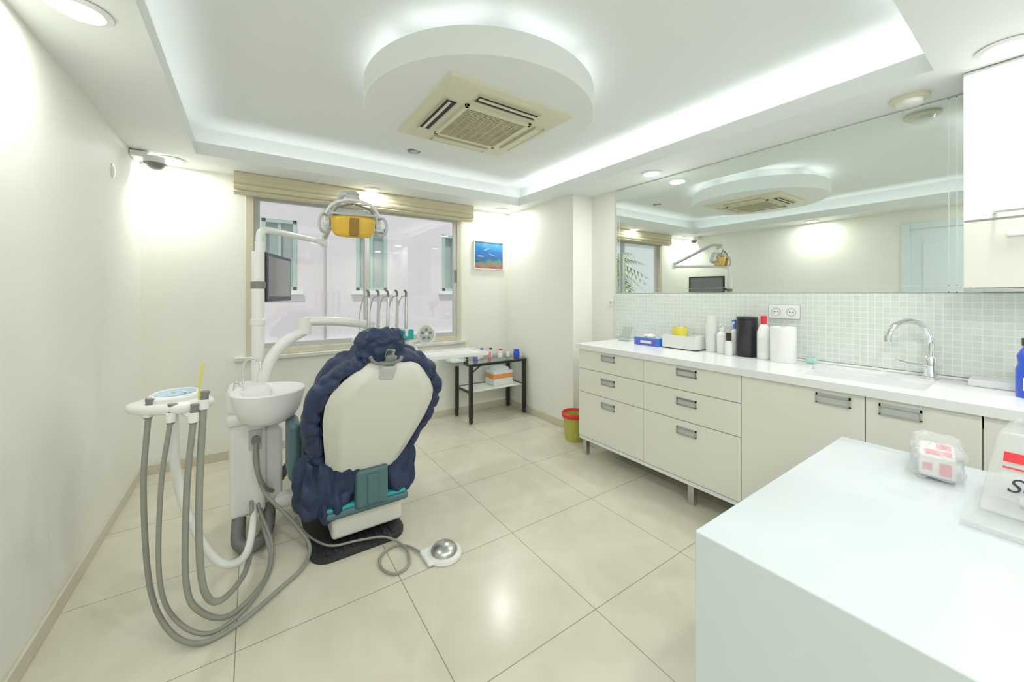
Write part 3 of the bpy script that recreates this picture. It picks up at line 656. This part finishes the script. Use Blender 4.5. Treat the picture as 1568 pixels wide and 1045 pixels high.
# ------------------------------------------------------------ dental unit (column, spittoon, arms, delivery head)
du = []
du.append(box("column_body", -0.095, 0.065, 2.44, 2.74, 0.118, 0.625, M_plw, 0.024, 4))
du.append(box("column_side", 0.06, 0.146, 2.49, 2.72, 0.135, 0.56, M_plw, 0.022, 4))
du.append(box("column_cap", -0.108, 0.155, 2.43, 2.75, 0.60, 0.665, M_plw, 0.024, 4))
du.append(box("column_panel", -0.012, 0.048, 2.430, 2.442, 0.47, 0.575, M_lgrey, 0.004))
du.append(cyl("column_socket", (0.02, 2.44, 0.525), 0.022, 0.03, M_grey, (0, -1, 0)))
du.append(lathe("spittoon_bowl", [(0, -0.035), (0.085, -0.033), (0.120, -0.01), (0.148, 0.04), (0.163, 0.10), (0.170, 0.132), (0.165, 0.138), (0.154, 0.132), (0.125, 0.085), (0.06, 0.055), (0, 0.05)], (0.076, 2.38, 0.66), M_ring, n=64))
du.append(lathe("spittoon_drain", [(0, 0), (0.022, 0), (0.02, 0.008), (0, 0.01)], (0.076, 2.38, 0.71), M_chrome))
du.append(box("spittoon_bridge", -0.11, 0.09, 2.46, 2.68, 0.65, 0.80, M_plw, 0.035, 4))
du.append(tube("cup_filler", [(-0.035, 2.47, 0.79), (-0.038, 2.46, 0.87), (-0.03, 2.45, 0.935), (0.0, 2.43, 0.96), (0.035, 2.41, 0.94), (0.042, 2.40, 0.90)], 0.006, M_chrome))
du.append(tube("bowl_rinse", [(-0.075, 2.46, 0.79), (-0.065, 2.43, 0.84), (-0.04, 2.38, 0.825)], 0.006, M_chrome))
# pole
px, py = 0.040, 2.62
du.append(cyl("pole_sleeve", (px-0.008, py, 0.66), 0.032, 0.88, M_plw))
du.append(cyl("pole_collar", (px-0.008, py, 1.12), 0.037, 0.035, M_plw))
du.append(cyl("pole_upper", (px, py, 1.53), 0.024, 0.07, M_plw))
du.append(tube("delivery_curved_arm", [(0.055, 2.58, 0.78), (0.065, 2.57, 0.85), (0.110, 2.585, 0.955), (0.185, 2.60, 1.03), (0.265, 2.61, 1.075)], 0.031, M_plw))
du.append(cyl("delivery_joint", (0.268, 2.612, 1.055), 0.038, 0.10, M_plw))
du.append(tube("delivery_arm", [(0.255, 2.61, 1.135), (0.44, 2.62, 1.125), (0.66, 2.66, 1.09)], lambda t: 0.030-0.004*t, M_plw))
du.append(cyl("delivery_joint_2", (0.66, 2.66, 0.99), 0.034, 0.12, M_plw))
# delivery head
du.append(box("delivery_head", 0.57, 0.925, 2.58, 2.82, 0.925, 1.0, M_plw, 0.028, 4))
du.append(box("holder_band", 0.57, 0.925, 2.535, 2.59, 0.985, 1.055, M_teal2, 0.010))
du.append(box("holder_back", 0.575, 0.915, 2.585, 2.63, 0.985, 1.065, M_plw, 0.012))
for k in range(5):
    x = 0.625+k*0.062; yh = 2.555
    du.append(cyl("holder_ring_%d" % k, (x, yh, 1.01), 0.022, 0.050, M_plw))
    du.append(tube("handpiece_%d" % k, [(x, yh, 1.0), (x+0.001, yh, 1.10), (x+0.004, yh+0.005, 1.19), (x+0.005, yh+0.01, 1.28)], lambda t, k=k: 0.012-0.003*t, M_lgrey if k % 2 else M_steel))
    du.append(tube("handpiece_tip_%d" % k, [(x+0.005, yh+0.01, 1.275), (x+0.004, yh+0.01, 1.31), (x-0.010, yh-0.002, 1.322)], 0.008, M_grey))
    du.append(tube("whip_arm_%d" % k, [(x-0.012, yh+0.11, 1.0), (x-0.035, yh+0.09, 1.12), (x-0.020, yh+0.06, 1.26), (x+0.003, yh+0.012, 1.29)], 0.0042, M_lgrey, n=8))
    du.append(tube("handpiece_cord_%d" % k, [(x, yh, 1.005), (x, yh-0.01, 0.90), (x+0.01, yh+0.04, 0.83), (x, yh+0.11, 0.87), (x, yh+0.13, 0.94)], 0.006, M_lgrey, n=8))
du.append(tube("tray_bracket", [(0.90, 2.70, 0.95), (0.97, 2.70, 0.92), (1.02, 2.70, 0.86), (1.10, 2.70, 0.832)], 0.016, M_plw))
du.append(box("instrument_tray", 1.02, 1.54, 2.56, 2.86, 0.818, 0.832, M_plw, 0.006))
du.append(boxes("instrument_tray_rim", [(1.02, 1.54, 2.56, 2.568, 0.826, 0.845), (1.02, 1.54, 2.852, 2.86, 0.826, 0.845), (1.02, 1.028, 2.568, 2.852, 0.826, 0.845), (1.532, 1.54, 2.568, 2.852, 0.826, 0.845)], M_plw))
# keypad disc handle
kd = Vector((1.055, 2.64, 1.003)); kn = Vector((-0.35, -0.93, 0.12)).normalized()
du.append(lathe("keypad_rim", [(0.0, 0), (0.058, 0), (0.067, 0.008), (0.065, 0.018), (0.054, 0.02), (0.052, 0.016), (0, 0.016)], kd, M_plw, kn, sy=1.15))
du.append(lathe("keypad_face", [(0, 0.0175), (0.050, 0.0175)], kd, M_lgrey, kn, sy=1.15))
mk_ = align(kd, kn)
for k in range(5):
    an = k*2*math.pi/5+0.3
    q = mk_ @ Vector((0.029*math.cos(an), 0.033*math.sin(an), 0.017))
    du.append(cyl("keypad_button_%d" % k, q, 0.011, 0.004, M_grey, kn, 16))
du.append(cyl("keypad_center", mk_ @ Vector((0, 0, 0.017)), 0.010, 0.004, M_plw, kn, 16))
du.append(tube("keypad_stem", [(0.91, 2.72, 0.965), (0.97, 2.71, 0.94), (1.03, 2.685, 0.955), (1.055, 2.655, 0.98)], 0.013, M_plw))
# link to the chair and corrugated pipes
du.append(box("base_link", 0.10, 0.33, 2.42, 2.53, 0.118, 0.185, M_plw, 0.025, 4))
du.append(tube("corrugated_pipe", [(-0.05, 2.52, 0.13), (-0.055, 2.43, 0.09), (-0.05, 2.34, 0.05), (0.0, 2.30, 0.036), (0.06, 2.36, 0.045), (0.08, 2.46, 0.09), (0.08, 2.54, 0.15)], 0.032, M_grey, ribs=0.18, k=14))
du.append(tube("corrugated_pipe_2", [(0.13, 2.62, 0.20), (0.19, 2.62, 0.28), (0.27, 2.62, 0.27), (0.33, 2.60, 0.20)], 0.026, M_grey, ribs=0.18, k=12))
# assistant tray
at = Matrix.Translation((-0.245, 1.885, 0.895)) @ Matrix.Rotation(math.radians(-28), 4, 'Z')
bm = bmesh.new(); rr = []; n = 48
for s, z in ((0.86, -0.028), (0.97, -0.022), (1.0, -0.008), (0.98, 0.003), (0.9, 0.007)):
    rr.append([bm.verts.new((sp(math.cos(2*math.pi*i/n), 0.7)*0.135*s, sp(math.sin(2*math.pi*i/n), 0.8)*0.075*s, z)) for i in range(n)])
for a, b in zip(rr, rr[1:]):
    for i in range(n): bm.faces.new((a[i], a[(i+1) % n], b[(i+1) % n], b[i]))
bm.faces.new(rr[0][::-1]); bm.faces.new(rr[-1])
du.append(mk("assistant_tray", bm, M_plw, smooth=True, M=at))
du.append(lathe("assistant_pod", [(0.0, 0.032), (0.072, 0.032), (0.080, 0.026), (0.082, 0.0)], at @ Vector((0.0, 0.02, 0.0)), M_plw, (0.05, -0.12, 1), sy=0.72))
du.append(lathe("assistant_keypad", [(0.0, 0.0335), (0.062, 0.0335)], at @ Vector((0.0, 0.02, 0.0)), pm("keypad_film_blue", (0.22, 0.40, 0.58), 0.3), (0.05, -0.12, 1), sy=0.66))
for k in range(5):
    du.append(cyl("assistant_button_%d" % k, at @ Vector((-0.036+0.018*k, 0.018+0.012*math.cos(k*2), 0.0325)), 0.006, 0.003, M_yellow if k == 2 else M_plw, n=12))
hoses = [
 [(-0.303,1.857,.874),(-0.318,1.868,.598),(-0.303,1.882,.231),(-0.244,1.866,.05),(-0.149,1.80,.012),(-0.032,1.829,.012),(.106,1.94,.012),(.202,2.03,.014),(.240,2.14,.040),(.170,2.22,.150),(.060,2.38,.25),(.018,2.415,.40),(.02,2.42,.50)],
 [(-0.237,1.812,.855),(-0.265,1.819,.603),(-0.27,1.835,.27),(-0.228,1.855,.095),(-0.132,1.835,.012),(-0.021,1.895,.012),(.060,2.06,.012),(.085,2.24,.05),(.037,2.40,.155),(.03,2.47,.19)],
 [(-0.170,1.766,.855),(-0.19,1.78,.598),(-0.194,1.795,.262),(-0.159,1.807,.131),(-0.074,1.865,.03),(.036,2.0,.016),(.078,2.18,.022),(.050,2.36,.10),(.04,2.46,.15)],
 [(-0.143,1.772,.896),(-0.156,1.781,.564),(-0.152,1.778,.302),(-0.13,1.799,.167),(-0.082,1.83,.13),(-0.018,2.0,.11),(.005,2.26,.14),(.0,2.46,.20)]]
for i, hq in enumerate(hoses):
    du.append(tube("hose_%d" % (i+1), hq, (0.0088, 0.0078, 0.0100, 0.0112)[i], M_hose, k=14))
    x, y, z = hq[0]
    du.append(cyl("holder_%d" % (i+1), (x, y, z-0.015), 0.016, 0.035, M_plw, n=24))
    du.append(lathe("nozzle_%d" % (i+1), [(0, -0.02), (0.012, -0.02), (0.014, 0.01), (0.012, 0.035), (0.014, 0.042), (0.014, 0.05), (0, 0.052)], (x, y, z), M_grey, (0.1, 0.0, 1)))
    ax = at.translation
    du.append(tube("holder_stem_%d" % (i+1), [(x, y, z+0.002), ((x+ax.x)/2, (y+ax.y)/2, (z+0.885)/2), (ax.x*0.7+x*0.3, ax.y*0.7+y*0.3, 0.885)], 0.011, M_plw))
du.append(tube("suction_tip", [(-0.16, 1.82, 0.90), (-0.158, 1.82, 0.96), (-0.150, 1.82, 1.04)], 0.0035, M_yellow))
du.append(tube("assistant_arm", [(-0.245, 1.90, 0.88), (-0.245, 1.935, .80), (-0.242, 1.95, .63), (-0.211, 1.952, .454), (-0.141, 1.952, .26), (-0.078, 1.965, .175), (-0.015, 2.07, .144), (0.010, 2.34, .16), (0.0, 2.48, .18)], 0.016, M_plw))
du.append(tube("hanging_hose", [(0.02, 2.42, 0.51), (0.03, 2.39, 0.36), (0.065, 2.42, 0.26), (0.10, 2.50, 0.20)], 0.011, M_hose))
group("dental_delivery_unit", du)

# ------------------------------------------------------------ operating light
ol = []
ol.append(tube("swing_arm", [(px, py, 1.59), (px, py, 1.625), (px+0.010, py+0.015, 1.66), (px+0.05, py+0.07, 1.678), (0.24, 2.89, 1.685), (0.46, 3.20, 1.69)], 0.020, M_plw, k=14))
ol.append(cyl("arm_joint", (0.46, 3.20, 1.66), 0.030, 0.075, M_plw))
ol.append(tube("spring_arm", [(0.46, 3.20, 1.725), (0.467, 3.07, 1.77), (0.477, 2.70, 1.915)], 0.020, M_lgrey))
ol.append(tube("arm_link", [(0.477, 2.71, 1.915), (0.487, 2.62, 1.94), (0.51, 2.54, 1.925), (0.522, 2.515, 1.90)], 0.018, M_lgrey))
LC = Vector((0.524, 2.51, 1.735))
LM = Matrix.Translation(LC) @ Matrix.Rotation(math.radians(-8), 4, 'Z') @ Matrix.Rotation(math.radians(12), 4, 'X') @ Matrix.Scale(1.33, 4)
ol.append(lathe("top_knob", [(0, 0), (0.034, 0.0), (0.040, 0.016), (0.034, 0.036), (0.040, 0.044), (0.024, 0.062), (0, 0.066)], (0.522, 2.513, 1.875), M_lgrey))
def amb(v): return Vector((v.x*(1-0.12*max(0, -v.z)), v.y*(1.0 if v.y < 0 else 0.6), v.z))
ol.append(blob("amber_reflector", (0, -0.01, -0.010), (0.096, 0.055, 0.052), M_amber, 0.35, 0.75, M=LM, nu=48, nv=24, shape=amb))
ol.append(blob("lamp_housing", (0, 0.022, 0.012), (0.108, 0.05, 0.056), M_lgrey, 0.5, 0.8, M=LM, nu=48, nv=24))
ol.append(box("bulb_cover", -0.020, 0.020, -0.076, -0.045, -0.052, 0.030, M_amber2, 0.008, M=LM))
ol.append(box("reflector_rim_top", -0.10, 0.10, -0.06, 0.02, 0.039, 0.051, M_lgrey, 0.005, M=LM))
for s in (-1, 1):
    ol.append(tube("yoke_%d" % s, [LM @ Vector(p) for p in ((s*0.118, 0.0, 0.0), (s*0.112, 0.0, 0.045), (s*0.085, 0.0, 0.085), (s*0.04, 0.0, 0.105), (0, 0.0, 0.11))], 0.0095, M_plw))
    ol.append(tube("yoke_inner_%d" % s, [LM @ Vector(p) for p in ((s*0.085, -0.03, 0.045), (s*0.07, -0.03, 0.068), (s*0.03, -0.02, 0.085), (0, -0.01, 0.092))], 0.006, M_grey))
    ol.append(tube("handle_%d" % s, [LM @ Vector(p) for p in ((s*0.112, 0.0, 0.03), (s*0.130, -0.03, 0.035), (s*0.142, -0.055, 0.005), (s*0.136, -0.06, -0.03), (s*0.118, -0.04, -0.045), (s*0.10, -0.01, -0.03))], 0.0085, M_lgrey))
    ol.append(cyl("pivot_%d" % s, LM @ Vector((s*0.10, 0, 0.0)), 0.022, 0.03, M_plw, LM.to_3x3() @ Vector((s, 0, 0))))
group("dental_operating_light", ol)

# ------------------------------------------------------------ monitor
MM = Matrix.Translation((0.142, 2.885, 1.40)) @ Matrix.Rotation(math.radians(-20), 4, 'Z')
mo = [box("bezel", -0.020, 0.014, -0.23, 0.23, -0.148, 0.148, M_black, 0.008, M=MM), box("screen", 0.0135, 0.0152, -0.205, 0.205, -0.118, 0.125, M_screen, M=MM),
      box("rear_housing", -0.045, -0.018, -0.14, 0.14, -0.10, 0.10, M_black, 0.012, M=MM),
      tube("mount", [MM @ Vector((-0.04, 0.02, -0.02)), (0.065, 2.80, 1.37), (0.038, 2.66, 1.36)], 0.016, M_black),
      cyl("clamp", (px-0.008, py, 1.33), 0.037, 0.04, M_grey)]
group("monitor", mo)

# ------------------------------------------------------------ foot pedal
fp = [lathe("base", [(0, 0), (0.085, 0), (0.088, 0.006), (0.084, 0.018), (0.07, 0.022), (0, 0.022)], (0.79, 1.745, 0.001), M_plw),
      lathe("dome", [(0.066, 0), (0.064, 0.012), (0.052, 0.026), (0.025, 0.036), (0.010, 0.039), (0, 0.039)], (0.79, 1.745, 0.022), M_steel),
      box("toe_plate", 0.69, 0.76, 1.70, 1.82, 0.001, 0.02, M_plw, 0.008),
      tube("cable", [(0.70, 1.80, 0.012), (0.66, 1.90, .009), (0.60, 1.94, .009), (0.525, 1.90, .009), (0.505, 1.82, .009), (0.545, 1.745, .009), (0.615, 1.765, .009), (0.645, 1.86, .012), (0.62, 1.955, .020), (0.56, 2.01, .034), (0.45, 2.05, .034), (0.33, 2.08, .036), (0.26, 2.20, .034), (0.22, 2.35, .03), (0.21, 2.50, .012)], 0.0058, M_hose)]
group("foot_pedal", fp)

# ------------------------------------------------------------ side table with casters
tb = []
lx = (1.80, 2.455); ly = (3.34, 3.655); TZ = 0.60
for x in lx:
    for y in ly:
        tb.append(box("leg", x-0.018, x+0.018, y-0.018, y+0.018, 0.065, TZ-0.02, M_black, 0.003))
        tb.append(lathe("caster", [(0, -0.012), (0.022, -0.012), (0.026, -0.007), (0.026, 0.007), (0.022, 0.012), (0, 0.012)], (x, y, 0.0265), M_black, (1, 0, 0)))
        tb.append(box("caster_fork", x-0.018, x+0.018, y-0.008, y+0.008, 0.035, 0.068, M_black, 0.002))
tb.append(boxes("frame_rails", [(1.78, 2.475, 3.325, 3.355, TZ-0.03, TZ-0.005), (1.78, 2.475, 3.64, 3.67, TZ-0.03, TZ-0.005), (1.785, 1.815, 3.355, 3.64, TZ-0.03, TZ-0.005), (2.44, 2.47, 3.355, 3.64, TZ-0.03, TZ-0.005),
     (1.80, 2.455, 3.635, 3.66, 0.30, 0.32), (1.79, 1.81, 3.34, 3.655, 0.30, 0.32), (2.445, 2.465, 3.34, 3.655, 0.30, 0.32)], M_black))
tb.append(box("glass_top", 1.60, 2.485, 3.30, 3.695, TZ, TZ+0.008, M_tglass, 0.003))
tb.append(box("lower_shelf", 1.815, 2.44, 3.36, 3.635, 0.305, 0.318, M_plw, 0.003))
tb.append(tube("brace", [(1.80, 3.34, TZ-0.10), (1.87, 3.34, TZ-0.05), (1.92, 3.34, TZ-0.02)], 0.008, M_black))
group("glass_side_table", tb)
group("cardboard_box", [box("carton", 2.12, 2.36, 3.42, 3.60, 0.319, 0.47, M_plw, 0.002), boxes("flash", [(2.12, 2.36, 3.418, 3.42, 0.39, 0.44), (2.118, 2.12, 3.42, 3.60, 0.39, 0.44)], M_orange), boxes("upper_carton", [(2.16, 2.32, 3.44, 3.58, 0.4705, 0.50)], M_ring)])
zt = TZ+0.009
items = [("white_jar", 1.98, 3.52, 0.028, 0.07, M_plw, M_red), ("small_bottle", 2.05, 3.56, 0.02, 0.10, M_plw, M_bluecard), ("small_bottle", 2.11, 3.50, 0.018, 0.08, M_pink, M_plw), ("small_bottle", 2.17, 3.57, 0.02, 0.09, M_plw, M_black), ("medicine_jar", 2.23, 3.47, 0.026, 0.06, M_plw, M_plw), ("small_bottle", 2.29, 3.56, 0.018, 0.09, M_red, M_plw), ("medicine_jar", 2.41, 3.42, 0.034, 0.075, M_blue, M_blue), ("small_bottle", 2.34, 3.48, 0.022, 0.07, M_plw, M_yellow), ("ointment_jar", 1.90, 3.43, 0.025, 0.05, M_purple, M_plw)]
for nm, x, y, r, hh, m1, m2 in items: bottle(nm, x, y, zt, r, hh, m1, m2, 0.015, 0.7)
group("pen_cup", [tube("pen", [(1.88, 3.60, zt+0.07), (1.875, 3.6, zt+0.13), (1.86, 3.6, zt+0.19)], 0.004, M_yellow), lathe("cup", [(0, 0), (0.025, 0), (0.028, 0.08), (0.025, 0.08), (0.022, 0.005), (0, 0.005)], (1.88, 3.60, zt), M_black)])
group("instrument_packet", [blob("film", (1.70, 3.50, zt+0.028), (0.09, 0.13, 0.022), M_sheet, 0.6, 0.6, amp=0.008, fr=14), box("inner_case", 1.64, 1.76, 3.42, 3.58, zt+0.002, zt+0.02, M_plw, 0.004)])

# ------------------------------------------------------------ world, sun, camera
wd = bpy.data.worlds.new("World"); S.world = wd; wd.use_nodes = True
N = wd.node_tree.nodes; L = wd.node_tree.links
bg = N["Background"]; bg.inputs[0].default_value = (0.84, 0.90, 1.0, 1); bg.inputs[1].default_value = 0.65
sn = bpy.data.lights.new("sun", 'SUN'); sn.energy = 1.6; sn.angle = 0.02; sn.color = (1, 0.95, 0.88)
so2 = bpy.data.objects.new("sun", sn); so2.rotation_euler = Vector((0.35, 0.75, -1.1)).to_track_quat('-Z', 'Y').to_euler(); COL.objects.link(so2)

S.view_settings.view_transform = 'Standard'
S.view_settings.exposure = 0.30
S.view_settings.gamma = 1.15
cam = bpy.data.cameras.new("camera"); cam.sensor_width = 36; cam.lens = 36*581/1568; cam.shift_y = -0.0462; cam.clip_start = 0.02
co = bpy.data.objects.new("camera", cam); co.location = (0, 0, 1.30); co.rotation_euler = (math.pi/2, 0, math.radians(-34.5)); COL.objects.link(co)
S.camera = co
